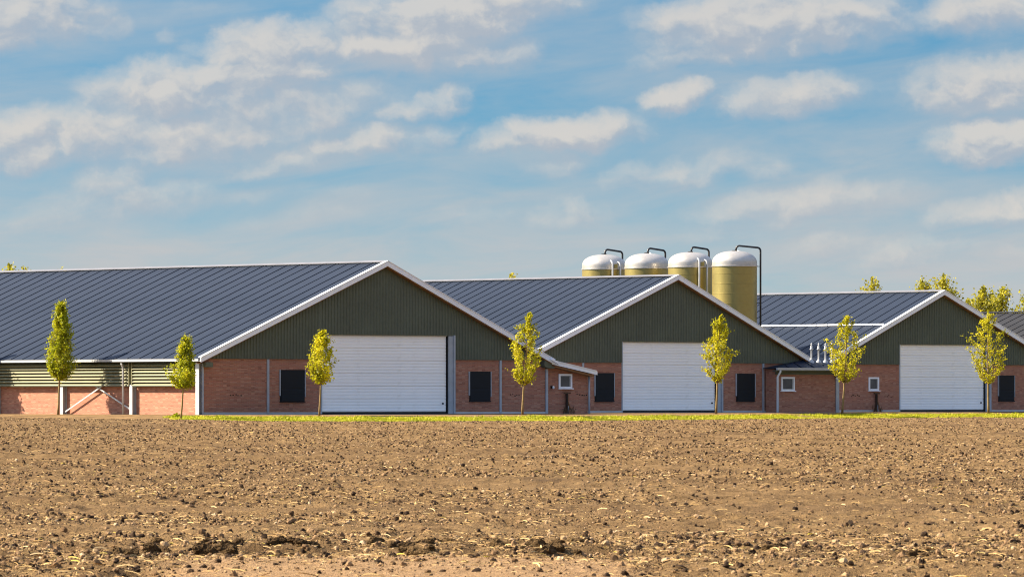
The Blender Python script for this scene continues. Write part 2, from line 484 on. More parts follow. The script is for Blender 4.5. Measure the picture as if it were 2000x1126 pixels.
rng = np.random.default_rng(7)
def vnoise(x, y, seed):
    """smooth lattice noise in -1..1"""
    xi = np.floor(x).astype(np.int64); yi = np.floor(y).astype(np.int64)
    fx = x-xi; fy = y-yi
    fx = fx*fx*fx*(fx*(fx*6-15)+10); fy = fy*fy*fy*(fy*(fy*6-15)+10)
    def h(a, b):
        n = (a*374761393 + b*668265263 + seed*1442695041) & 0xffffffff
        n = ((n ^ (n >> 13))*1274126177) & 0xffffffff
        n = ((n ^ (n >> 16))*2246822519) & 0xffffffff
        return ((n ^ (n >> 15)) & 0xffff)/32767.5-1
    a = h(xi, yi); b = h(xi+1, yi); c = h(xi, yi+1); d = h(xi+1, yi+1)
    return (a*(1-fx)+b*fx)*(1-fy)+(c*(1-fx)+d*fx)*fy

def field_z(x, y):
    z = base_z(x, y)
    wob = .5*vnoise(x/3.1, y/5.0, 3)
    r = .012*vnoise(x/6.0, y/2.3, 11)
    r = r+.020*vnoise(x/1.9+wob, y/.9, 12)
    rid = 1-np.abs(vnoise(x/.62+wob, y/.55, 13))
    r = r+.040*(rid**2-.4)
    r = r+.030*(.5-np.abs(vnoise(x/.23, y/.30, 14))*1.2)
    r = r+.020*vnoise(x/.10, y/.18, 15)
    # drill rows running across the view
    fr = np.clip(.5+.9*vnoise(x/14, y/5.5, 17), 0, 1)
    r = r+.045*fr*np.sin(y*2*math.pi/(3.0+y*.012)+1.2*vnoise(x/7, y/9, 16))
    # broken furrow and smoother headland in the foreground
    for (f0, sd, amp) in ((46.9, 21, .055), (49.0, 31, .05), (54.0, 41, .04)):
        fy = f0+.9*vnoise(x/2.1, 0*x, sd)+.35*vnoise(x/.55, 0*x, sd+1)
        gate = np.clip(.25+1.5*vnoise(x/.55+sd, y/2.5, sd+2), 0, 1)*np.clip((x+4.4)/.8, 0, 1)*np.clip((1.6-x)/1.2, .10, 1)
        b = y-fy
        r = r+amp*gate*np.where(b > 0, np.exp(-b/1.3)*(.8+.4*vnoise(x/.16, y/.2, sd+3)), -.35*np.exp(b/.5))*np.clip(np.abs(b)/.05, 0, 1)
    smooth = np.clip((45.2+.45*vnoise(x/1.1, 0*x, 25)-y)/.5, 0, 1)*np.clip((x+2.4)/.5, 0, 1)*np.clip((.9-x)/.8, 0, 1)
    r = r*(1-.70*smooth)+.05*smooth
    far = np.clip((y-60)/120, 0, 1)
    r = r*(1+.6*far)
    # fade out at the headland
    e = np.clip((edge_y(x)-y)/22.0, 0, 1)
    return z+r*(.15+.85*e)

# base ground: one sheet to the horizon
def build_ground():
    xs = np.unique(np.concatenate([np.linspace(-4000, -120, 14), np.linspace(-120, 120, 97), np.linspace(120, 4000, 14)]))
    ys = np.unique(np.concatenate([np.linspace(-400, 15, 12), np.linspace(15, 280, 54), np.linspace(280, 460, 121), np.linspace(460, 7000, 24)]))
    X, Y = np.meshgrid(xs, ys)
    Z = base_z(X, Y)
    infield = (Y < edge_y(X)+.5)
    Z = np.where(infield, Z-.16, Z-.012)
    v = np.stack([X.ravel(), Y.ravel(), Z.ravel()], 1)
    nx, ny = len(xs), len(ys)
    i = (np.arange(ny-1)[:, None]*nx+np.arange(nx-1)[None, :]).ravel()
    f = np.stack([i, i+1, i+nx+1, i+nx], 1).ravel()
    gm = fast_mesh('ground', v, f, 4, M['dirt'], True); gm.materials.append(M['soil'])
    fi = infield[:-1, :-1] & infield[1:, 1:]
    gm.polygons.foreach_set('material_index', fi.ravel().astype(np.int32)); gm.update()
    structure(link('ground', gm))

    # ploughed field: fine relief where it is seen
    NR = 1500
    k = np.linspace(-1, 1, 420)
    wide = 1+np.cumsum(.02*1.22**np.arange(16))
    k = np.concatenate([-wide[::-1], k, wide]); NC = len(k)
    r = np.linspace(0, 1, NR)
    y0 = 26.0
    Yn = y0*np.exp(r*math.log(304/y0))[:, None]*np.ones((1, NC))
    Xn = k[None, :]*(.098*Yn+3.2)
    # stretch the far rows up to the headland line
    top = edge_y(Xn)
    w = np.clip((Yn-200)/(304-200), 0, 1)**1.5
    Yf = Yn+w*(top-304+.0)
    Xf = Xn*(1+w*(top-304)/304)
    Z = field_z(Xf, Yf)
    v = np.stack([Xf.ravel(), Yf.ravel(), Z.ravel()], 1)
    i = (np.arange(NR-1)[:, None]*NC+np.arange(NC-1)[None, :]).ravel()
    f = np.stack([i, i+1, i+NC+1, i+NC], 1).ravel()
    structure(link('ploughed_field', fast_mesh('ploughed_field', v, f, 4, M['soil'], True)))

build_ground()


def scatter_group(name, kind, material):
    """instances small primitives (built inside the node tree) on the points of a mesh"""
    g = bpy.data.node_groups.new(name, 'GeometryNodeTree')
    g.interface.new_socket('Geometry', in_out='INPUT', socket_type='NodeSocketGeometry')
    g.interface.new_socket('Geometry', in_out='OUTPUT', socket_type='NodeSocketGeometry')
    N = g.nodes; L = g.links
    gi = N.new('NodeGroupInput'); go = N.new('NodeGroupOutput')
    iop = N.new('GeometryNodeInstanceOnPoints')
    L.new(gi.outputs[0], iop.inputs['Points'])
    if kind == 'lump':
        p = N.new('GeometryNodeMeshIcoSphere'); p.inputs['Radius'].default_value = 1.0; p.inputs['Subdivisions'].default_value = 5
        last = p.outputs[0]
        for (sc_, am) in ((.8, 1.5), (2.6, .55), (7.0, .22)):
            nz = N.new('ShaderNodeTexNoise'); nz.inputs['Scale'].default_value = sc_; nz.inputs['Detail'].default_value = 3
            sub = N.new('ShaderNodeVectorMath'); sub.operation = 'SUBTRACT'; sub.inputs[1].default_value = (.5, .5, .5); L.new(nz.outputs['Color'], sub.inputs[0])
            sc = N.new('ShaderNodeVectorMath'); sc.operation = 'SCALE'; sc.inputs['Scale'].default_value = am; L.new(sub.outputs[0], sc.inputs[0])
            sp = N.new('GeometryNodeSetPosition'); L.new(last, sp.inputs['Geometry']); L.new(sc.outputs[0], sp.inputs['Offset']); last = sp.outputs[0]
    elif kind == 'clod':
        p = N.new('GeometryNodeMeshIcoSphere'); p.inputs['Radius'].default_value = 1.0; p.inputs['Subdivisions'].default_value = 2
        nz = N.new('ShaderNodeTexNoise'); nz.inputs['Scale'].default_value = .9; nz.inputs['Detail'].default_value = 2
        sub = N.new('ShaderNodeVectorMath'); sub.operation = 'SUBTRACT'; sub.inputs[1].default_value = (.5, .5, .5)
        L.new(nz.outputs['Color'], sub.inputs[0])
        sc = N.new('ShaderNodeVectorMath'); sc.operation = 'SCALE'; sc.inputs['Scale'].default_value = 1.7
        L.new(sub.outputs[0], sc.inputs[0])
        sp = N.new('GeometryNodeSetPosition'); L.new(p.outputs[0], sp.inputs['Geometry']); L.new(sc.outputs[0], sp.inputs['Offset'])
        last = sp.outputs[0]
    else:
        p = N.new('GeometryNodeMeshGrid'); p.inputs['Size X'].default_value = 2.0; p.inputs['Size Y'].default_value = .20
        p.inputs['Vertices X'].default_value = 5; p.inputs['Vertices Y'].default_value = 3
        pos = N.new('GeometryNodeInputPosition'); sx = N.new('ShaderNodeSeparateXYZ'); L.new(pos.outputs[0], sx.inputs[0])
        m1 = N.new('ShaderNodeMath'); m1.operation = 'MULTIPLY'; L.new(sx.outputs[0], m1.inputs[0]); L.new(sx.outputs[0], m1.inputs[1])
        m2 = N.new('ShaderNodeMath'); m2.operation = 'MULTIPLY'; L.new(m1.outputs[0], m2.inputs[0]); m2.inputs[1].default_value = -.16
        q1 = N.new('ShaderNodeMath'); q1.operation = 'ABSOLUTE'; L.new(sx.outputs[1], q1.inputs[0])
        q2 = N.new('ShaderNodeMath'); q2.operation = 'MULTIPLY_ADD'; L.new(q1.outputs[0], q2.inputs[0]); q2.inputs[1].default_value = -.7; L.new(m2.outputs[0], q2.inputs[2])
        cb = N.new('ShaderNodeCombineXYZ'); L.new(q2.outputs[0], cb.inputs[2]); L.new(m2.outputs[0], cb.inputs[1])
        sp = N.new('GeometryNodeSetPosition'); L.new(p.outputs[0], sp.inputs['Geometry']); L.new(cb.outputs[0], sp.inputs['Offset'])
        last = sp.outputs[0]
    sm = N.new('GeometryNodeSetMaterial'); sm.inputs['Material'].default_value = material
    L.new(last, sm.inputs['Geometry']); L.new(sm.outputs[0], iop.inputs['Instance'])
    rv = N.new('FunctionNodeRandomValue'); rv.data_type = 'FLOAT_VECTOR'
    lim = (3.14, 3.14, 3.14) if kind == 'clod' else ((.5, .5, 3.14) if kind == 'lump' else (.6, .22, 1.5))
    rv.inputs[0].default_value = tuple(-q for q in lim); rv.inputs[1].default_value = lim
    L.new(rv.outputs[0], iop.inputs['Rotation'])
    na = N.new('GeometryNodeInputNamedAttribute'); na.data_type = 'FLOAT_VECTOR'; na.inputs['Name'].default_value = 'size'
    L.new(na.outputs[0], iop.inputs['Scale'])
    L.new(iop.outputs[0], go.inputs[0])
    return g


def scatter(name, label, cat, kind, material, pts, size):
    me = bpy.data.meshes.new(name)
    me.vertices.add(len(pts)); me.vertices.foreach_set('co', pts.astype(np.float32).ravel())
    a = me.attributes.new('size', 'FLOAT_VECTOR', 'POINT'); a.data.foreach_set('vector', size.astype(np.float32).ravel())
    me.update()
    o = link(name, me); tag(o, label, cat); structure(o, 'stuff')
    md = o.modifiers.new('scatter', 'NODES'); md.node_group = scatter_group(name+'_nodes', kind, material)
    return o


def field_points(n, smin_k, c_lo, c_hi, power):
    """points over the field with a natural size spread; stones too small to show far off are skipped"""
    y = 30*np.exp(rng.random(n)*math.log(303/30))
    x = (rng.random(n)*2-1)*(.096*y+2.8)
    smin = np.maximum(c_lo, smin_k*y)
    s = smin*(1-rng.random(n))**(-1/power)
    s = np.minimum(s, c_hi)
    w = np.clip((y-200)/104, 0, 1)**1.5
    y = y+w*(edge_y(x)-304)
    keep = y < edge_y(x)-.6
    smooth = (y < 45.2) & (x > -2.2) & (x < .8) & (rng.random(n) < .7)
    keep &= ~smooth
    # fewer in some patches
    keep &= rng.random(n) < np.clip(.65+.8*vnoise(x/3.2, y/5.0, 41), .10, 1)
    return x[keep], y[keep], s[keep]


def build_scatter():
    x, y, s = field_points(720000, .00013, .009, .055, 2.3)
    z = field_z(x, y)
    f = rng.random((len(x), 3))*.7+.65
    size = f*s[:, None]*.5
    scatter('soil_clods', 'loose brown soil clods strewn over the ploughed field', 'soil clods', 'clod', M['clod'], np.stack([x, y, z+.10*s], 1), size)
    # big broken lumps turned up along the near furrow
    n = 210
    cx = np.array([-3.0, -2.75, -2.35, -2.2, -1.65, -1.45, -1.0, -.8, -.62, -.12, .02, .28, .45, 1.9, 3.0]); cy = np.array([48, 46.8, 48.6, 46.9, 47.3, 49, 48.8, 47.2, 48.1, 47.6, 48.7, 47.2, 48.4, 47.5, 46.6])
    ci = rng.integers(len(cx), size=n)
    x = cx[ci]+rng.normal(size=n)*.10; y = cy[ci]+rng.normal(size=n)*.22
    s = .018+.048*rng.random(n)**2.0
    z = field_z(x, y)
    size = np.stack([s*(1.1+.7*rng.random(n)), s*(.8+.4*rng.random(n)), s*(.8+.35*rng.random(n))], 1)
    scatter('earth_lumps', 'large broken lumps of earth along the furrow in the foreground', 'soil clods', 'lump', M['damp'], np.stack([x, y, z+.12*s], 1), size)
    x, y, s = field_points(600000, .00028, .026, .13, 2.6)
    z = field_z(x, y)
    th = rng.random(len(x))*.7+.5
    size = np.stack([s*.5, s*.5*th*1.0, s*.5], 1)
    scatter('straw_litter', 'pale straw and stubble litter scattered over the brown field', 'straw', 'straw', M['straw'], np.stack([x, y, z+.10*s+.006], 1), size)

build_scatter()


# ------------------------------------------------------------------ barns
def roof_panel_mesh(run, slope, w, side, m, rib=.040, ribw=.04):
    """one roof sheet, w wide (y), running down the slope; side -1 = falls to -x. Origin on the ridge."""
    b = MB()
    L = run*math.sqrt(1+slope*slope)
    ux = side/math.sqrt(1+slope*slope); uz = -slope/math.sqrt(1+slope*slope)
    nx, nz = -uz*side, abs(ux)
    prof = [(0, 0), (0, .028), (.012, .028), (.018, rib+.028), (.018+ribw, rib+.028), (.024+ribw, .028),
            (w*.5, .030), (w-.012, .028), (w-.012, 0)]
    n = len(prof)
    vs = []
    for d in (0.06, L):
        for (y, h) in prof:
            vs.append((ux*d+nx*h*side*(1 if side > 0 else 1)*(1 if side > 0 else -1)*side, y, uz*d+nz*h))
    fs = []
    for i in range(n):
        j = (i+1) % n
        fs.append((i, j, j+n, i+n))
    fs += [tuple(range(n-1, -1, -1)), tuple(range(n, 2*n))]
    b.add(vs, fs)
    me = b.mesh('roof_panel', m)
    me.validate()
    import bmesh
    bm = bmesh.new(); bm.from_mesh(me); bmesh.ops.recalc_face_normals(bm, faces=bm.faces); bm.to_mesh(me); bm.free()
    return me


def corrugated(b, x0, x1, zbot, ztop, y, pitch=.195, depth=.038):
    """trapezoid-ribbed sheet facing -y between x0 and x1; zbot / ztop are functions of x"""
    xs = []
    x = x0
    pts = []
    k = 0
    seq = [(.0, 0.0), (.42, 0.0), (.55, depth), (.87, depth)]
    while x < x1-1e-6:
        for (f, d) in seq:
            xx = x+f*pitch
            if xx < x1: pts.append((xx, y-d))
        x += pitch
    pts.append((x1, y))
    vs = []; fs = []
    for (xx, yy) in pts:
        vs += [(xx, yy, zbot(xx)), (xx, yy, ztop(xx))]
    for i in range(len(pts)-1):
        fs.append((2*i, 2*i+2, 2*i+3, 2*i+1))
    b.add(vs, fs)
    # back sheet gives the cladding its thickness
    o = [(x0, y+.05, zbot(x0)), (x1, y+.05, zbot(x1))]
    top = [(xx, y+.05, ztop(xx)) for xx in np.linspace(x1, x0, 9)]
    b.add(o+top, [tuple(range(len(o)+len(top)))])


def brick_vent(parent, x, z, seed, y=-.006):
    rr = random.Random(seed)
    for k in range(5):
        xx = x-.34+k*.155+rr.uniform(-.03, .03); zz = z+rr.choice([-.066, 0, .066])*rr.random()
        w = rr.uniform(.05, .10)
        MB().box(xx, xx+w, y, y+.03, zz, zz+.055).build('burnt_brick', M['dark_wood'], parent)


def barn(label, o, apex, left, right, wl, wr, length, door, shutters, posts, windows=(), w_panel=1.0, roofmat=None, full=True, name='cattle_barn', cladz=2.88, rail=True, over=.40):
    """apex=(x,z) of the verge top; left/right=(x,z) roof ends; wl/wr wall corners; door=(x0,x1,ztop)"""
    loc = (o[0], o[1], 0)
    T = thing(name, label, 'barn', loc, BANG, 'long gabled farm sheds')
    rm = roofmat or M['roof']
    ax, az = apex
    az -= .07
    sl = (az-(left[1]-.07))/(ax-left[0]); sr = (az-(right[1]-.07))/(right[0]-ax)
    def zr(x):                       # underside line of the roof at x
        return az-.10-(sl*(ax-x) if x < ax else sr*(x-ax))
    # --- brick gable wall in pieces round the door
    b = MB()
    top = cladz
    d0, d1, dz = door
    for a, c in ((wl, d0-.12), (d1+(.52 if rail else .1), wr)):
        za = min(top, zr(a)-.02); zc = min(top, zr(c)-.02)
        pts = [(a, -.3), (c, -.3), (c, zc)]
        # follow the roof near the corner
        xl = ax-(az-.12-top)/sl; xr = ax+(az-.12-top)/sr
        if a < xl < c: pts.append((xl, top))
        if a < xr < c: pts.insert(3, (xr, top))
        pts.append((a, za))
        MB().prism_y(pts, 0, .25).build('gable_wall', M['brick'], T)
    for a, c in ((wl, d0-.122), (d1+.522, wr)):
        MB().box(a, c, -.035, -.003, -.25, .11).build('plinth', M['concrete'], T)
    # side walls and rear wall
    zl = zr(wl)-.03; zrr = zr(wr)-.03
    lowl = 1.52 if full == 'louvre' else zl
    MB().box(wl, wl+.25, .252, length-.25, -.3, lowl).build('side_wall', M['brick'], T)
    MB().box(wr-.25, wr, .252, length-.25, -.3, zrr).build('side_wall', M['brick'], T)
    MB().prism_y([(wl, -.3), (wr, -.3), (wr, zrr), (ax, zr(ax)-.03), (wl, zl)], length-.25, length).build('rear_wall', M['brick'], T)
    # --- ribbed cladding above
    c = MB()
    xl = max(wl+.05, ax-(az-.14-top)/sl); xr = min(wr-.05, ax+(az-.14-top)/sr)
    zt = lambda x: zr(x)-.015
    for (a, e, zb) in ((xl, d0-.12, top-.06), (d0-.12, d1+(.52 if rail else .1), dz), (d1+(.52 if rail else .1), xr, top-.06)):
        corrugated(c, a, e, (lambda x, zb=zb: min(zb, zt(x)-.01)), zt, -.03)
    c.build('gable_cladding', M['clad'], T)
    MB().box(xl+.1, d0-.14, -.075, -.0, top-.085, top-.062).build('drip_trim', M['clad'], T)
    MB().box(d1+.56, xr-.1, -.075, -.0, top-.085, top-.062).build('drip_trim', M['clad'], T)
    # --- roof deck + panels
    b = MB()
    lx, lz = left[0], left[1]-.07; rx, rz_ = right[0], right[1]-.07
    b.prism_y([(lx, lz-.10), (ax, az-.10), (ax, az), (lx, lz)], -over+.02, length+.3)
    b.prism_y([(ax, az-.10), (rx, rz_-.10), (rx, rz_), (ax, az)], -over+.02, length+.3)
    roof = b.build('roof', M['dark'] if roofmat is None else roofmat, T)
    n = int((length+over)/w_panel)
    for side, run, s in ((-1, ax-lx, sl), (1, rx-ax, sr)):
        pm = roof_panel_mesh(run+.05, s, w_panel, side, rm)
        for k in range(n):
            p = link('roof_panel', pm, roof, (ax, -over+.05+k*w_panel, az+.002*((k*7) % 3)))
    # ridge cap
    cap = MB()
    cap.prism_y([(ax-.15, az-.15*sl+.085), (ax, az+.085), (ax+.15, az-.15*sr+.085), (ax+.15, az-.15*sr+.115), (ax, az+.125), (ax-.15, az-.15*sl+.115)], -over+.205, length+.25)
    cap.build('ridge_cap', M['ridge'] if roofmat is None else roofmat, roof)
    # --- verge boards: a deep white board on each rake with a proud top flashing
    vm = M['white'] if roofmat is None else roofmat
    for (ex, ez, s_) in ((lx, lz, sl), (rx, rz_, sr)):
        v = MB()
        out = -1 if ex < ax else 1
        e2 = ex+out*.03; ez2 = ez-s_*.03
        pts = [(e2, ez2-.18), (ax, az-.18), (ax, az+.078), (e2, ez2+.078)]
        if out > 0: pts = [pts[1], pts[0], pts[3], pts[2]]
        v.prism_y(pts, -over-.03, -over+.015)
        pts = [(e2, ez2+.080), (ax, az+.080), (ax, az+.108), (e2, ez2+.108)]
        if out > 0: pts = [pts[1], pts[0], pts[3], pts[2]]
        v.prism_y(pts, -over-.06, -over+.20)
        v.build('verge_board', vm, T)
        # wooden soffit strip under the board
        q = MB()
        pts = [(e2, ez2-.23), (ax, az-.23), (ax, az-.182), (e2, ez2-.182)]
        if out > 0: pts = [pts[1], pts[0], pts[3], pts[2]]
        q.prism_y(pts, -over+.02, -.09)
        q.build('soffit', M['wood'] if roofmat is None else roofmat, T)
    # --- gutters
    for ex, ez, sg in ((lx, lz, -1), (rx, rz_, 1)):
        gq = MB()
        x0 = ex+sg*.0; x1 = ex+sg*.17
        a0, a1 = min(x0, x1), max(x0, x1)
        gq.box(a0, a1, -over+.02, length, ez-.135, ez-.115)
        gq.box(a0-.012, a0, -over+.02, length, ez-.135, ez-.02)
        gq.box(a1, a1+.012, -over+.02, length, ez-.135, ez+.0)
        gq.box(a1-.006, a1+.024, -over+.02, length, ez+.002, ez+.018)
        gq.build('gutter', M['steel_light'], T)
    # --- roll door
    D = MB()
    zf = .0
    # frame/jambs
    D.box(d0-.118, d0-.03, -.012, .20, -.1, dz+.0).box(d0-.12, d1+.1, .06, .25, dz-.03, dz-.001)
    fr = D.build('door_frame', M['steel'], T)
    nP = 6
    dr = MB().box(d0-.02, d1+.02, .13, .16, .09, dz-.03).build('roll_door', M['door'], T)
    ph = (dz-.03-.12)/nP
    pm = MB()
    for q in range(4):
        z0 = q*ph/4+.020 if q == 0 else q*ph/4+.006; z1 = (q+1)*ph/4-(.020 if q == 3 else .006)
        # each panel is pressed into four shallow swages
        pm.prism_x([(.0, z0), (-.030, z0+.012), (-.034, (z0+z1)/2), (-.030, z1-.010), (.0, z1)], d0, d1)
    pm.box(d0, d1, -.012, 0.0, .022, ph-.022)
    pme = pm.mesh('door_panel', M['door'])
    for k in range(nP):
        link('door_panel', pme, dr, (0, .125, .12+k*ph))
    MB().box(d0, d1, .09, .17, .0, .115).build('rubber_seal', M['dark'], dr)
    MB().box(d1-.26, d1-.16, .06, .092, .50, .58).build('handle', M['black'], dr)
    MB().box(d0-.001, d1+.02, .055, .12, dz-.034, dz-.004).build('lintel_strip', M['steel_light'], dr)
    if rail:
        r_ = MB()
        r_.box(d1+.035, d1+.075, .02, .1, .0, dz-.02)
        r_.build('dark_reveal', M['dark'], T)
        r_ = MB()
        r_.box(d1+.09, d1+.40, -.02, .10, -.1, dz-.02).box(d1+.402, d1+.515, -.07, .12, -.1, dz+.02)
        r_.build('door_column', M['steel'], T)
    # --- dark ventilation shutters
    for (x0, x1, z0, z1) in shutters:
        s_ = MB().box(x0, x1, -.05, .0, z0, z1).build('shutter', M['black'], T)
        nsl = 7
        sm = MB().prism_x([(-.075, 0), (-.052, 0), (-.052, .075), (-.062, .075)], x0+.06, x1-.06).mesh('slat', M['black'])
        for k in range(nsl):
            link('slat', sm, s_, (0, 0, z0+.03+k*.085))
        MB().box(x0+.05, x1-.05, -.064, -.052, z0+.66, z1-.03).build('screen', M['black'], s_)
        MB().box(x0-.05, x0-.005, -.08, .0, z0+.28, z1).build('guide_rail', M['steel'], s_)
        MB().box(x1+.005, x1+.045, -.08, .0, z0+.22, z1).build('guide_rail', M['steel'], s_)
        MB().box(x0-.02, x1+.02, -.09, -.002, z0-.05, z0-.002).build('bottom_bar', M['black'], s_)
    for (px, w) in posts:
        MB().box(px-w/2, px+w/2, -.055, .0, -.1, min(cladz-.09, zr(px)-.1)).build('wall_post', M['steel'], T)
    for wd in windows:
        window(T, *wd)
    return T, dict(ax=ax, az=az, sl=sl, sr=sr, zr=zr, lx=lx, lz=lz, rx=rx, rz=rz_, roof=roof)


def window(T, x0, x1, z0, z1, y=0.0):
    w = .085
    f = MB()
    f.box(x0, x0+w, y-.06, y-.002, z0, z1).box(x1-w, x1, y-.06, y-.002, z0, z1)
    f.box(x0+w, x1-w, y-.058, y-.002, z1-w*1.2, z1-.001).box(x0+w, x1-w, y-.058, y-.002, z0+.001, z0+w)
    fr = f.build('window', M['white'], T)
    c = MB(); k = w+.004; e = .05
    c.box(x0+k, x0+k+e, y-.035, y-.004, z0+k, z1-k*1.2).box(x1-k-e*1.4, x1-k, y-.035, y-.004, z0+k, z1-k*1.2)
    c.build('casement', M['steel_light'], fr)
    MB().box(x0+w+e, x1-w-e*1.2, y-.018, y-.006, z0+w, z1-w*1.2).build('pane', M['glass'], fr)
    MB().box(x0-.04, x1+.06, y-.11, y-.004, z0-.05, z0-.002).build('sill', M['white'], fr)


# barn 1 ------------------------------------------------------------
T1, I1 = barn('largest grey-roofed barn at left with louvred side wall and white roller door', B1,
              (-.15, 7.83), (-12.0, 2.87), (10.95, 2.83), -11.58, 10.66, 50,
              (-4.04, 4.07, 4.05), [(-6.76, -5.22, .66, 2.25), (5.55, 6.93, .68, 2.20)], [(-7.53, .13), (7.62, .13)], full='louvre', w_panel=1.04)
brick_vent(T1, -9.55, .98, 4); brick_vent(T1, 8.6, .95, 5)
# side elevation of barn 1: posts, louvres, braces, gutter
wl = -11.58
for k, (yy, w) in enumerate(((0.16, .30), (5.85, .26), (11.97, .26), (18.0, .26), (24.0, .26), (30.0, .26), (36., .26))):
    p = MB()
    # I-section standing in front of the brick
    p.box(wl-.26, wl-.235, yy-w/2, yy+w/2, -.1, 1.50 if k else 2.62)
    p.box(wl-.233, wl-.022, yy-.012, yy+.012, -.1, 1.50 if k else 2.62)
    p.box(wl-.02, wl-.002, yy-w/2, yy+w/2, -.1, 1.50 if k else 2.62)
    p.build('side_column', M['steel_light'], T1)
# corner post on the gable edge
MB().box(wl-.10, wl-.002, -.06, -.002, -.1, 2.55).build('corner_post', M['steel'], T1)
MB().box(10.66+.002, 10.80, -.07, .08, -.1, 2.35).build('corner_post', M['steel'], T1)
zb, zt_ = 1.45, 2.60
ns = 7
sh = (zt_-zb)/ns
bays = [(0.62, 5.70), (6.02, 17.9), (18.1, 29.9), (30.1, 48.5)]
MB().box(wl+.02, wl+.10, .5, 49, zb+.08, zt_+.4).build('louvre_backing', M['dark'], T1)
for (a, c) in bays:
    sm = MB()
    # tilted blade with a rolled lower lip
    sm.prism_y([(-.30, 0), (-.275, -.022), (-.06, sh*.98), (-.08, sh*1.02), (-.285, .03)], a, c)
    me = sm.mesh('louvre_slat', M['louvre'])
    for k in range(ns):
        link('louvre_slat', me, T1, (wl, 0, zb+.02+k*sh))
    MB().box(wl-.31, wl-.02, a-.04, a-.002, zb-.0, zt_).build('louvre_end', M['louvre'], T1)
    MB().box(wl-.31, wl-.02, c+.002, c+.04, zb-.0, zt_).build('louvre_end', M['louvre'], T1)
    MB().box(wl-.29, wl-.03, a, c, zb-.035, zb-.006).build('louvre_sill', M['clad'], T1)
# cross braces in the second bay
for (ya, za, yb, zb2) in ((11.75, .12, 6.25, 2.35), (6.15, .28, 11.75, 2.45)):
    MB().bar((wl-.16 if ya > 10 else wl-.12, ya, za), (wl-.16 if ya > 10 else wl-.12, yb, zb2), .03, .075, (1, 0, 0)).build('cross_brace', M['steel_light'], T1)
# downpipe from the eave gutter
dp = MB().tube([(wl-.50, 6.32, 2.60), (wl-.48, 6.32, 2.52), (wl-.42, 6.32, 2.42), (wl-.40, 6.32, 2.25), (wl-.40, 6.32, -.05)], .055, 10)
dp.build('downpipe', M['steel_light'], T1, True)
MB().box(-11.62, -11.2, -.32, -.02, 2.38, 2.62).build('eave_box', M['clad'], T1)
MB().prism_y([(10.30, 2.55), (10.42, 2.42), (10.95, 2.36), (11.08, 2.52), (10.98, 2.62), (10.35, 2.90)], -.36, -.02).build('eave_box', M['clad'], T1)
gs = MB()
gs.bar((10.62, -.55, 2.86), (11.12, -.55, 2.62), .12, .10, (0, 1, 0))
gs.build('gutter_end', M['white'], T1)

# barn 2 ------------------------------------------------------------
B2 = yard(32.40, 14.87)
T2, I2 = barn('middle barn with white roller door in front of the feed silos', B2,
              (-.08, 7.74), (-11.0, 3.19), (9.8, 3.16), -10.6, 9.45, 46,
              (-3.82, 3.06, 3.98), [(-5.9, -4.53, .66, 2.22), (4.60, 5.97, .66, 2.21)], [(-6.77, .13), (6.63, .13)], w_panel=.96)
# barn 3 ------------------------------------------------------------
B3 = yard(57.79, 19.97)
T3, I3 = barn('smaller barn at right with a small white window beside its roller door', B3,
              (-.17, 7.21), (-9.45, 3.02), (9.35, 2.98), -8.4, 8.4, 42,
              (-3.36, 3.48, 4.0), [(4.62, 5.90, .66, 2.17)], [(7.4, .13)], windows=[(-5.95, -5.13, 1.27, 2.05)], w_panel=1.0)
brick_vent(T3, -7.0, .92, 6); brick_vent(T3, -4.3, .88, 9)
# white snow-guard strip half way down its left roof slope
yy0, yy1 = -.05, 24.0
xs_ = I3['ax']-4.55; zs_ = I3['az']-4.55*I3['sl']
ms = MB()
kk = yy0
while kk < yy1:
    ms.prism_y([(xs_-.05, zs_-.022+.07), (xs_+.04, zs_+.018+.07), (xs_+.03, zs_+.135), (xs_-.03, zs_+.13)], kk, kk+.93); kk += 1.0
ms.build('snow_guard', M['white'], T3)
# barn 4, mostly hidden ----------------------------------------------
B4 = yard(86.0, 30.0)
barn('old brownish-roofed shed peeping out at the right edge', B4, (0, 6.42), (-10.5, 2.4), (10.5, 2.4), -10, 10, 48,
     (-3.2, 3.2, 3.8), [(-6, -4.7, .66, 2.2), (4.7, 6, .66, 2.2)], [(-7, .13), (7, .13)], roofmat=M['roof_old'], w_panel=.95, cladz=2.3)

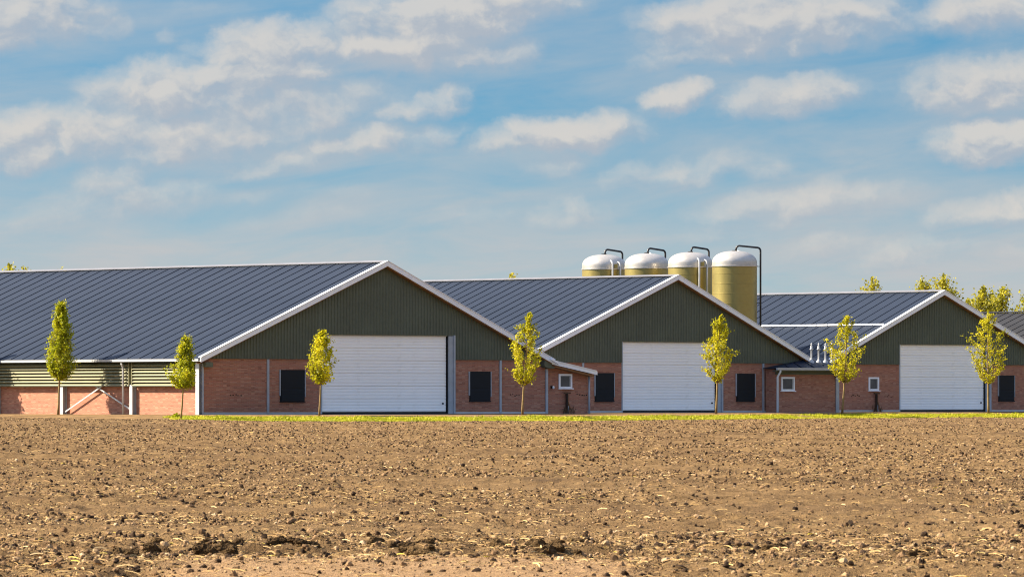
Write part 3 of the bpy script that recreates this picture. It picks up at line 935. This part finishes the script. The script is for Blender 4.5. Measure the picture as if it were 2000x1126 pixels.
# ------------------------------------------------------------------ annexes
def annex_side():
    """lean-to on the right flank of barn 1"""
    T = thing('lean_to', 'small brick lean-to with sloping white verge between the left and middle barns', 'lean-to', (B1[0], B1[1], 0), BANG)
    x0, x1 = 10.83, 13.6
    zt0, zt1 = 2.60, 2.10
    MB().prism_y([(x0, -.3), (x1, -.3), (x1, zt1), (x0, zt0)], .05, .25).build('front_wall', M['brick'], T)
    MB().box(x1-.2, x1, .252, 12, -.3, zt1-.04).build('side_wall', M['brick'], T)
    rf = MB().prism_y([(x0-.02, zt0+.02), (x1+.15, zt1-.01), (x1+.15, zt1+.08), (x0-.02, zt0+.11)], -.33, 12).build('roof', M['dark'], T)
    pm = MB().prism_y([(x0-.02, zt0+.112), (x1+.17, zt1+.078), (x1+.17, zt1+.118), (x0-.02, zt0+.152)], 0, .97).mesh('roof_panel', M['roof'])
    for k in range(12): link('roof_panel', pm, rf, (0, -.30+k, 0))
    MB().prism_y([(x0-.02, zt0-.01), (x1+.30, zt1-.06), (x1+.30, zt1+.13), (x0-.02, zt0+.19)], -.40, -.345).build('verge_board', M['white'], T)
    MB().prism_y([(x0-.02, zt0+.192), (x1+.22, zt1+.147), (x1+.22, zt1+.177), (x0-.02, zt0+.222)], -.44, -.18).build('verge_flashing', M['white'], T)
    MB().prism_y([(x0-.02, zt0-.12), (x1+.08, zt1-.16), (x1+.08, zt1-.065), (x0-.02, zt0-.012)], -.36, -.01).build('fascia', M['wood'], T)
    gq = MB().box(x1+.172, x1+.30, -.34, 12, zt1-.02, zt1+.09); gq.build('gutter', M['steel_light'], T)
    MB().tube([(x1+.02, -.05, zt1-.1), (x1+.02, -.05, -.05)], .055, 10).build('downpipe', M['steel'], T, True)
    window(T, 11.60, 12.50, 1.34, 2.09, .05)
    lm = MB(); lm.box(11.06, 11.12, -.05, .046, 1.32, 1.46); lm.build('lamp_bracket', M['black'], T)
    MB().lathe([(.0, 1.30), (.045, 1.31), (.06, 1.37), (.05, 1.44), (0, 1.46)], 12, (11.17, -.06)).build('wall_lamp', M['white'], T, True)
    brick_vent(T, 13.2, .95, 14, .044)
annex_side()


def annex_front():
    """low link building that juts out in front of barn 2's right corner, hipped roof falling to the field"""
    T = thing('link_building', 'low brick link building with white roof vent pipes beside the middle barn', 'outbuilding', (B2[0], B2[1], 0), BANG)
    x0, x1, yf = 6.77, 11.60, -.90
    ze = 2.46
    MB().box(x0, x1, yf, yf+.22, -.3, ze).build('front_wall', M['brick'], T)
    MB().box(x0, x0+.22, yf+.222, -.09, -.3, ze-.002).build('side_wall', M['brick'], T)
    MB().box(x1-.22, x1, yf+.222, 2.4, -.3, ze-.002).build('side_wall', M['brick'], T)
    MB().box(9.72, x1-.222, 2.2, 2.42, -.3, ze-.004).build('rear_wall', M['brick'], T)
    g = .42; yg = -1.25; zg = 2.53; xa = 6.55; xh = 9.75; yh = -.09
    zf = lambda y: zg+g*(y-yg)
    def slab(pts, th=.05):
        b = MB(); n = len(pts)
        vs = [p for p in pts]+[(p[0], p[1], p[2]-th) for p in pts]
        fs = [tuple(range(n)), tuple(range(2*n-1, n-1, -1))]+[(k, k+n, (k+1) % n+n, (k+1) % n) for k in range(n)]
        return b.add(vs, fs)
    # soffit deck under everything
    rf = slab([(xa, yg+.03, zg-.03), (x1+.12, yg+.03, zg-.03), (x1+.12, .2, zf(.2)-.03), (xh, .2, zf(.2)-.03), (xh, yh, zf(yh)-.03)], .06).build('roof', M['dark'], T)
    back = lambda x: yg+(x-xa)*(yh-yg)/(xh-xa)
    k = 0; x = xa
    while x < x1+.1:
        a, c = x, min(x+.965, x1+.12)
        pts = [(a, yg, zf(yg)), (c, yg, zf(yg))]
        if c <= xh: pts += [(c, back(c), zf(back(c))), (a, back(a), zf(back(a)))]
        elif a >= xh: pts += [(c, .2, zf(.2)), (a, .2, zf(.2))]
        else: pts += [(c, .2, zf(.2)), (xh+.01, .2, zf(.2)), (xh, yh, zf(yh)), (a, back(a), zf(back(a)))]
        if k == 0: pts = pts[:3]
        slab(pts, .028).build('roof_panel', M['roof'], rf)
        if k:
            yb = back(a) if a < xh else .2
            MB().bar((a, yg+.01, zf(yg)+.02), (a, yb, zf(yb)+.02), .05, .05, (1, 0, 0)).build('seam', M['roof'], rf)
        x += .985; k += 1
    # hip end against the gable and the rear slope
    slab([(xa, yg, zf(yg)+.002), (xh, yh, zf(yh)+.002), (xa, yh, zg+.002)], .03).build('hip_panel', M['roof'], rf)
    slab([(xh, .21, zf(.2)), (x1+.12, .21, zf(.2)), (x1+.12, 2.6, zg), (xh, 2.6, zg)], .05).build('rear_panel', M['roof'], rf)
    MB().box(xa-.04, x1+.14, yg-.14, yg-.005, zg-.12, zg+.01).build('gutter', M['steel_light'], T)
    MB().box(xa, x1+.1, yg+.01, yf-.02, zg-.20, zg-.125).build('fascia', M['clad'], T)
    MB().box(x0-.02, x1, yf-.05, yf-.003, ze-.30, ze-.14).build('trim_board', M['clad'], T)
    MB().tube([(x0+.02, yg-.07, zg-.1), (x0+.04, yg-.05, zg-.22), (x0+.08, yf-.12, zg-.5), (x0+.08, yf-.10, -.05)], .06, 10).build('downpipe', M['white'], T, True)
    MB().box(x0+.16, x0+.28, yf-.02, yf-.003, -.1, ze-.31).build('corner_post', M['steel'], T)
    MB().box(x1-.20, x1+.04, yf-.06, yf-.003, -.1, ze-.31).build('corner_post', M['steel'], T)
    window(T, 7.20, 8.22, 1.24, 2.02, yf)
    for k, xx in enumerate((10.00, 10.55, 11.08, 11.58)):
        yy = -.40
        zb = zf(yy)
        v = MB()
        v.lathe([(.17, zb-.09), (.14, zb+.04), (.058, zb+.13), (.048, zb+.15), (.048, zb+.66), (.058, zb+.68), (.105, zb+.71), (.11, zb+.74), (.065, zb+.80), (.065, zb+.90), (.035, zb+.96), (.05, zb+1.04), (.0, zb+1.10)], 14, (xx, yy))
        v.build('vent_pipe', M['steel_light'], T, True)
    MB().box(11.34, 11.46, yf-.18, yf-.003, 2.02, 2.10).build('lamp_bracket', M['black'], T)
    MB().lathe([(0, 1.86), (.06, 1.88), (.085, 1.95), (.06, 2.03), (0, 2.04)], 12, (11.40, yf-.13)).build('wall_lamp', M['white'], T, True)
annex_front()


def braced_post(label, o, t, y, seed):
    T = thing('braced_post', label, 'post', (o[0]+BC*t-BS*y, o[1]+BS*t+BC*y, 0), BANG, 'braced posts under the small windows')
    MB().box(-.05, .05, -.05, .04, -.15, 1.05).build('post', M['dark_wood'], T)
    MB().box(-.20, .22, -.07, .02, 1.052, 1.13).build('cap', M['rust'], T)
    MB().bar((.07, -.02, .62), (.24, -.02, .22), .05, .06, (0, 1, 0)).build('brace', M['wood'], T)
    MB().bar((.075, -.01, .98), (.075, -.01, .64), .04, .05, (0, 1, 0)).build('brace', M['wood'], T)
    MB().bar((.08, -.02, .40), (.07, -.02, .02), .04, .05, (0, 1, 0)).build('brace', M['steel'], T)
    rr = random.Random(seed)
    w = MB()
    for k in range(26):
        a = rr.uniform(0, 6.28); r = rr.uniform(.1, .38); h = rr.uniform(.12, .42)
        w.bar((r*math.cos(a)*1.2, -.12+.1*math.sin(a), -.05), (r*math.cos(a)*1.2+rr.uniform(-.1, .1), -.12+.12*math.sin(a), h), .014, .02, (0, 1, 0))
    w.build('dry_stalks', M['rust'], T)
    for k in range(9):
        z = rr.uniform(.2, 1.1)
braced_post('dark post with a diagonal brace under the window of the brick lean-to', B1, 12.06, -.08, 3)
braced_post('dark post with a diagonal brace under the window of the right barn', B3, -5.42, -.13, 8)


# ------------------------------------------------------------------ silos
def silo(label, c, reach, fill, dark_down):
    T = thing('feed_silo', label, 'silo', (c[0], c[1], 0), 0, 'row of feed silos')
    r = 1.32
    bd = MB().lathe([(.25, .9), (r, 2.9)], 96)
    z = 2.9
    while z < 8.5:
        z2 = min(z+.58, 8.52)
        bd.lathe([(r, z), (r, z2-.035)], 96).lathe([(r, z2-.035), (r+.007, z2-.03), (r+.007, z2-.005), (r, z2)], 96); z = z2
    bd.build('body', M['silo'], T)
    MB().lathe([(r+.012, 8.522), (r+.035, 8.53), (r+.035, 8.60), (r+.012, 8.61)], 64).build('rim', M['silo_top'], T)
    dome = [(r+.004, 8.602)]
    for k in range(0, 15):
        a = k/14*math.pi/2
        dome.append((max((r)*math.cos(a)**.80 if k < 14 else .001, .001), 8.80+.66*math.sin(a)**1.0))
    MB().lathe(dome, 64).build('dome', M['silo_top'], T, True)
    MB().lathe([(.16, 9.43), (.16, 9.50), (.0, 9.51)], 16).build('hatch', M['pipe'], T)
    for a in (45, 135, 225, 315):
        x, y = r*.96*math.cos(R(a)), r*.96*math.sin(R(a))
        MB().bar((x, y, -.05), (x, y, 3.3), .12, .12, (1, 0, 0)).build('leg', M['steel'], T)
    dx, dy = reach
    n = math.hypot(dx, dy); ux, uy = dx/n, dy/n
    pts = [(0.05*ux, .05*uy, 9.42)]
    for q in range(7):
        a = q/6*math.pi/2
        pts.append((ux*(.09+.20*(1-math.cos(a))), uy*(.09+.20*(1-math.cos(a))), 9.56+.20*math.sin(a)))
    zend = 9.66
    for q in range(7):
        a = q/6*math.pi/2
        pts.append((ux*(n-.20+.20*math.sin(a)), uy*(n-.20+.20*math.sin(a)), zend-.20*(1-math.cos(a))))
    pts.append((dx, dy, dark_down))
    MB().tube(pts, .058, 10).build('filling_pipe', M['pipe'], T, True)
    for zz in (8.55, 6.4, 4.2):
        if zz > dark_down: MB().bar((ux*(r-.02), uy*(r-.02), zz), (dx, dy, zz), .04, .04, (0, 0, 1)).build('pipe_bracket', M['pipe'], T)
    if fill:
        for (ox, oy, up) in ((.50, -1.40, 8.92), (.97, -1.14, 8.86)):
            k = math.hypot(ox, oy)
            p = [(ox*.62, oy*.62, up+.16), (ox*.8, oy*.8, up+.14), (ox*.95, oy*.95, up+.06), (ox, oy, up-.06), (ox, oy, 1.2)]
            MB().tube(p, .055, 10).build('vent_pipe', M['steel_light'], T, True)
        MB().box(.62, .80, -1.30, -1.18, 8.62, 8.86).build('inspection_box', M['silo'], T)
    else:
        MB().tube([(.18, -.2, 9.47), (.42, -.80, 9.28), (.50, -1.00, 9.12)], .03, 8).build('lifting_rib', M['white'], T, True)
    # ladder on the rear side
    la = MB()
    for sx in (-.2, .2): la.bar((sx, r+.16, 1), (sx, r+.16, 8.9), .04, .04, (1, 0, 0))
    for k in range(26): la.bar((-.18, r+.16, 1.2+k*.3), (.18, r+.16, 1.2+k*.3), .025, .025, (0, 1, 0))
    la.build('ladder', M['steel'], T)

s0 = 24.0
silo_lab = ['leftmost feed silo, olive with white dome and twin white pipes', 'second feed silo from the left, olive with white dome',
            'third feed silo from the left, olive with twin white pipes', 'nearest feed silo at the right, olive body seen lowest down']
for k in range(4):
    c = yard(44.88, s0+3.98*(3-k))
    silo(silo_lab[k], c, (1.53, .06) if k == 3 else (BC*1.46, BS*1.46), k in (0, 2), 1.0 if k == 3 else 1.0)


# ------------------------------------------------------------------ trees
def leaf_cloud(pts, nrm, size, r):
    """two-triangle folded leaves, vectorised. pts (n,3)"""
    n = len(pts)
    d = r.normal(size=(n, 3)); d[:, 2] += .35; d /= np.linalg.norm(d, axis=1)[:, None]
    q = r.normal(size=(n, 3)); s = np.cross(d, q); s /= np.linalg.norm(s, axis=1)[:, None]
    up = np.cross(s, d)
    L = (size*(.6+.8*r.random(n)))[:, None]; W = L*(.36+.2*r.random(n))[:, None]
    a = pts; b = pts+d*L*.5+s*W+up*L*.10; c = pts+d*L; e = pts+d*L*.5-s*W+up*L*.10
    v = np.stack([a, b, c, e], 1).reshape(-1, 3)
    i = np.arange(n)*4
    f = np.stack([i, i+1, i+2, i, i+2, i+3], 1).ravel()
    return v, f


def tree(name, label, cat, group, x, y, h, cb, prof, n_br, leaves, leaf, lmat, bmat, seed, trunk_r=.055, lean=0.0, rise=.95, gap=.0, twigs=5, spread=.10):
    """young tree: trunk, limbs and leafed twigs. prof = [(height fraction of crown, radius)], cb = crown base height"""
    r = np.random.default_rng(seed)
    z0 = float(base_z(x, y))-.04
    T = thing(name, label, cat, (x, y, z0), 0, group)
    H = h
    zs = np.linspace(0, 1, 12)
    wob = np.cumsum(r.normal(size=(12, 2))*.010*H/6, axis=0)
    def trunk_at(z):
        q = z/H
        return np.array([np.interp(q, zs, wob[:, 0])+lean*q, np.interp(q, zs, wob[:, 1]), z])
    tp = [tuple(trunk_at(q*H*.985)) for q in zs]
    MB().tube(tp, [trunk_r*(1.18 if k == 0 else (1-.86*q**1.1)) for k, q in enumerate(zs)], 8).build('trunk', bmat, T, True)
    pf = np.array(prof)
    br = MB(); P = []; W = []
    ga = 2.399963
    for k in range(n_br):
        fz = (k+.5)/n_br
        az = k*ga+r.normal()*.35
        zt = cb+(H-cb)*(fz**.9)*.96+r.normal()*.04
        rad = np.interp((zt-cb)/(H-cb), pf[:, 0], pf[:, 1])*(.78+.34*r.random())
        zb = zt-rad*rise*(.9+.5*r.random())-.05
        zb = max(zb, cb*.93-.05+.25*fz*(H-cb)*.2)
        if zb > H*.97: zb = H*.95
        s = trunk_at(zb); e = trunk_at(min(zt, H*.99)); e = e+np.array([math.cos(az)*rad, math.sin(az)*rad, 0])
        mid = s*.5+e*.5+np.array([math.cos(az)*rad*.14, math.sin(az)*rad*.14, -.10*rad])
        rb = trunk_r*(.42-.22*fz)
        br.tube([tuple(s), tuple(mid), tuple(e)], [rb, rb*.65, rb*.2], 5)
        def on(u): return (1-u)**2*s+2*u*(1-u)*mid+u*u*e
        m = max(4, int(leaves/n_br*(.45+.75*rad/max(pf[:, 1].max(), .01)+.2*r.random())))
        tw = [(on(u), on(min(1, u+.16))+r.normal(size=3)*np.array([.16, .16, .12])*(.45+rad)*1.0+np.array([0, 0, .10+.1*rad])) for u in r.uniform(.22, .95, twigs)]
        for (a, b_) in tw[:3]:
            br.tube([tuple(a), tuple(b_)], [rb*.4, rb*.15], 4, False)
        for q in range(m):
            if r.random() < .42:
                u = .18+.86*r.random()**.8
                p = on(min(u, 1.02))
            else:
                a, b_ = tw[r.integers(len(tw))]; p = a+(b_-a)*r.random()**.7
            P.append(p+r.normal(size=3)*spread*(.6+.4*rad)); W.append(r.random())
    # leader shoot
    for q in range(int(leaves*.06)):
        u = r.random()
        P.append(trunk_at(H*(.80+.19*u))+r.normal(size=3)*spread*.9*(1.2-u)); W.append(r.random())
    br.build('branches', bmat, T, True)
    P = np.array(P); W = np.array(W)
    v, f = leaf_cloud(P, None, leaf, r)
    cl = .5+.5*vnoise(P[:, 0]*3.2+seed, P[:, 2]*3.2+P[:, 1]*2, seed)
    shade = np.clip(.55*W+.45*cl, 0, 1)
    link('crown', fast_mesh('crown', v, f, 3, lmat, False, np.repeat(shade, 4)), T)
    return T

F = 12250.0
def at(px, Y): return (px-1000)/F*Y
YG = 'young street trees planted along the field edge'
dense = [(0, .50), (.14, .72), (.3, .66), (.5, .50), (.75, .34), (.92, .18), (1, .05)]
tree('young_tree', 'tall dense yellow-green conical tree in front of the louvred side wall', 'tree', YG, -23.2, 320.6, 5.82, 1.98, dense, 54, 9500, .088, M['leaf_dense'], M['bark'], 11, .062, .16, 1.5, spread=.085)
nar = [(0, .46), (.14, .64), (.32, .50), (.5, .32), (.8, .29), (.93, .18), (1, .05)]
tree('young_tree', 'slim yellow-green tree at the left corner of the largest barn', 'tree', YG, at(353, 306), 306, 4.10, 1.72, nar, 40, 5400, .085, M['leaf_dense'], M['bark'], 12, .052, .28, 1.6, spread=.075)
tear = [(0, .28), (.14, .55), (.35, .70), (.55, .58), (.75, .36), (.92, .16), (1, .04)]
tree('young_tree', 'short teardrop-shaped yellow tree at the left edge of the largest roller door', 'tree', YG, at(623, 309), 309, 4.28, 1.75, tear, 34, 3300, .095, M['leaf'], M['bark'], 13, .050, .12, 1.3, spread=.085)
loose = [(0, .20), (.15, .52), (.35, .86), (.55, .80), (.75, .52), (.9, .26), (1, .06)]
tree('young_tree', 'loose yellow-green tree before the right eave of the largest barn', 'tree', YG, at(1020, 313), 313, 5.10, 1.62, loose, 30, 3300, .088, M['leaf'], M['bark'], 14, .058, .30, 1.35, twigs=4, spread=.062)
tree('young_tree', 'golden young tree beside the right edge of the middle roller door', 'tree', YG, at(1399, 340), 340, 5.32, 1.85, [(0, .22), (.18, .62), (.38, .88), (.58, .76), (.78, .46), (.92, .24), (1, .06)], 30, 3300, .092, M['leaf'], M['bark'], 15, .062, .22, 1.35, twigs=4, spread=.062)
tree('young_tree', 'wide airy golden tree in front of the low link building', 'tree', YG, at(1645, 354), 354, 5.62, 1.95, [(0, .25), (.2, .80), (.4, 1.12), (.58, .92), (.78, .55), (.92, .26), (1, .06)], 30, 3200, .092, M['leaf'], M['bark'], 16, .062, .30, 1.2, twigs=4, spread=.065)
tree('young_tree', 'sparse golden tree at the right edge of the smaller barn door', 'tree', YG, at(1930, 366), 366, 6.10, 1.95, [(0, .25), (.2, .85), (.42, 1.18), (.6, 1.0), (.8, .62), (.93, .30), (1, .06)], 30, 2900, .092, M['leaf'], M['bark'], 17, .064, .05, 1.15, twigs=4, spread=.06)

tree('young_tree', 'dense conical tree just outside the left edge, shading the side wall', 'tree', YG, -29.2, 328.2, 5.6, 1.9, dense, 54, 6500, .105, M['leaf_dense'], M['bark'], 19, .06, .1, 1.5, spread=.085)

FG = 'trees standing behind the barns'
def far_tree(label, px, top, Y, rad, seed, n=2600, up=1.6, leaf=.17):
    h = .87+(775-top)*Y/F
    tree('background_tree', label, 'tree', FG, at(px, Y), Y, h, h*.35,
         [(0, rad*.5), (.25, rad), (.55, rad*.95), (.8, rad*.72), (1, rad*.25)], 46, n, leaf, M['leaf_far'], M['bark_far'], seed, .14, .2, up, twigs=6, spread=.20)
far_tree('feathery treetop behind the left part of the smaller barn roof', 1697, 539, 470, 1.35, 31, 2000)
far_tree('leafy treetop just left of the smaller barn peak', 1796, 541, 462, 1.0, 32, 2200)
far_tree('tall full treetop directly behind the peak of the smaller barn', 1838, 533, 475, 1.55, 33, 3600)
far_tree('round golden treetop right of the smaller barn peak', 1912, 556, 466, 1.25, 34, 3200)
far_tree('broad golden treetop above the old brownish shed roof', 1951, 556, 470, 1.35, 35, 3600)
far_tree('low bushy treetop between the smaller barn rake and the old shed', 1885, 580, 455, 1.0, 36, 2200)
far_tree('treetop cut by the right edge of the picture', 2008, 562, 468, 1.1, 37, 2800)
far_tree('small bushy treetop above the ridge of the middle barn', 994, 531, 480, .85, 38, 1800)
far_tree('bushy treetop above the ridge at the far left', 14, 513, 490, 1.0, 39, 2600)
far_tree('thin treetop just clearing the ridge near the far left', 42, 517, 500, .7, 40, 1400)
far_tree('faint treetop tip above the largest barn roof, left of centre', 118, 520, 500, .6, 43, 1400)

# ------------------------------------------------------------------ apron, verge, grass
def strip(name, pts_front, pts_back, m, lift, n=60):
    """sheet between two polylines, draped on the terrain"""
    pf = np.array(pts_front, float); pb = np.array(pts_back, float)
    def res(p):
        d = np.concatenate([[0], np.cumsum(np.hypot(*np.diff(p, axis=0).T))]); u = np.linspace(0, d[-1], n)
        return np.stack([np.interp(u, d, p[:, 0]), np.interp(u, d, p[:, 1])], 1)
    a, b = res(pf), res(pb)
    rows = 14
    V = []
    for j in range(rows):
        q = a+(b-a)*j/(rows-1)
        V.append(np.stack([q[:, 0], q[:, 1], base_z(q[:, 0], q[:, 1])+lift], 1))
    v = np.concatenate(V)
    i = (np.arange(rows-1)[:, None]*n+np.arange(n-1)[None, :]).ravel()
    f = np.stack([i, i+1, i+n+1, i+n], 1).ravel()
    return structure(link(name, fast_mesh(name, v, f, 4, m, True)))

def yl(*ts): return [yard(t, s) for t, s in ts]
apron_front = yl((-4.5, -2.2), (14.2, -2.2), (16, 10), (27, 12.2), (42.5, 12.2), (44, 17.4), (68, 17.4), (75, 22))
apron_back = yl((-4.5, .1), (13.6, .1), (20, 15.0), (27, 15.0), (42, 15.0), (44.5, 20.1), (66, 20.1), (75, 26))
strip('concrete_apron', apron_front, apron_back, M['concrete'], .012, 90)

gx = np.linspace(-16.8, 42, 120)
front = [(x, float(edge_y(x))+.3+.35*math.sin(x*1.7)+.25*math.sin(x*4.1)) for x in gx]
def back_y(x):
    # a little in front of the gables
    tx = np.array([p[0] for p in yl((-11.7, -.3), (-4.5, -2.3), (14.2, -2.3), (16, 9.9), (27, 12.1), (42.5, 12.1), (44, 17.3), (68, 17.3), (80, 22))])
    ty = np.array([p[1] for p in yl((-11.7, -.3), (-4.5, -2.3), (14.2, -2.3), (16, 9.9), (27, 12.1), (42.5, 12.1), (44, 17.3), (68, 17.3), (80, 22))])
    o = np.argsort(tx)
    return np.interp(x, tx[o], ty[o])
back = [(x, float(min(back_y(x), edge_y(x)+5.2+.4*math.sin(x*1.3)))) for x in gx]
strip('grass_verge', front, back, M['turf'], .006, 120)

def build_grass():
    r = np.random.default_rng(5)
    n = 150000
    x = r.uniform(-17.2, 42, n)
    fy = edge_y(x)+.1+.5*vnoise(x/1.3, 0*x, 61)+.3*vnoise(x/.4, 0*x, 62); by = back_y(x)-.15
    u = r.random(n)**1.5
    y = fy+np.minimum(by-fy, 5.5)*u
    # ragged left end
    keep = (by > fy+.5) & (x > -16.9+1.2*vnoise(y/1.1, 0*y, 63)) & (r.random(n) < .62+.5*vnoise(x/1.4, y/1.6, 64))
    x, y = x[keep], y[keep]; n = len(x)
    z = base_z(x, y)
    h = .035+.075*r.random(n)**2+.015*vnoise(x/.8, y/.8, 65)
    a = r.uniform(0, 6.28, n); w = .014+.012*r.random(n)
    lx = r.normal(size=n)*.035; ly = r.normal(size=n)*.035
    p0 = np.stack([x-np.cos(a)*w, y-np.sin(a)*w, z-.01], 1); p1 = np.stack([x+np.cos(a)*w, y+np.sin(a)*w, z-.01], 1)
    p2 = np.stack([x+lx, y+ly, z+h], 1)
    v = np.stack([p0, p1, p2], 1).reshape(-1, 3)
    sh = np.clip(.5+.35*r.normal(size=n)*.6+.25*vnoise(x/1.1, y/1.1, 66), 0, 1)
    o = link('grass', fast_mesh('grass', v, np.arange(3*n), 3, M['grass'], False, np.repeat(sh, 3)))
    tag(o, 'bright yellow-green grass strip along the field edge before the barns', 'grass'); structure(o, 'stuff')
build_grass()

def weed(label, x, y, rad, n, seed):
    r = np.random.default_rng(seed)
    z0 = float(base_z(x, y))
    T = thing('weed', label, 'plant', (x, y, z0))
    d = r.normal(size=(n, 3)); d[:, 2] = np.abs(d[:, 2]); d /= np.linalg.norm(d, axis=1)[:, None]
    P = d*(rad*r.random(n)**.5)[:, None]*np.array([1.2, 1, .8])+np.array([0, 0, .03])
    v, f = leaf_cloud(P, None, .07, r)
    link('leaves', fast_mesh('leaves', v, f, 3, M['leaf_dense'], False, np.repeat(r.random(n)*.6, 4)), T)
    b = MB()
    for k in range(7):
        a = k*.9
        b.tube([(0, 0, -.03), (.5*rad*math.cos(a), .5*rad*math.sin(a), .25*rad), (rad*.8*math.cos(a), rad*.8*math.sin(a), .5*rad)], [.008, .006, .003], 4)
    b.build('stems', M['bark'], T)
weed('small green weed at the foot of the slim corner tree', at(345, 309), 309, .20, 160, 71)
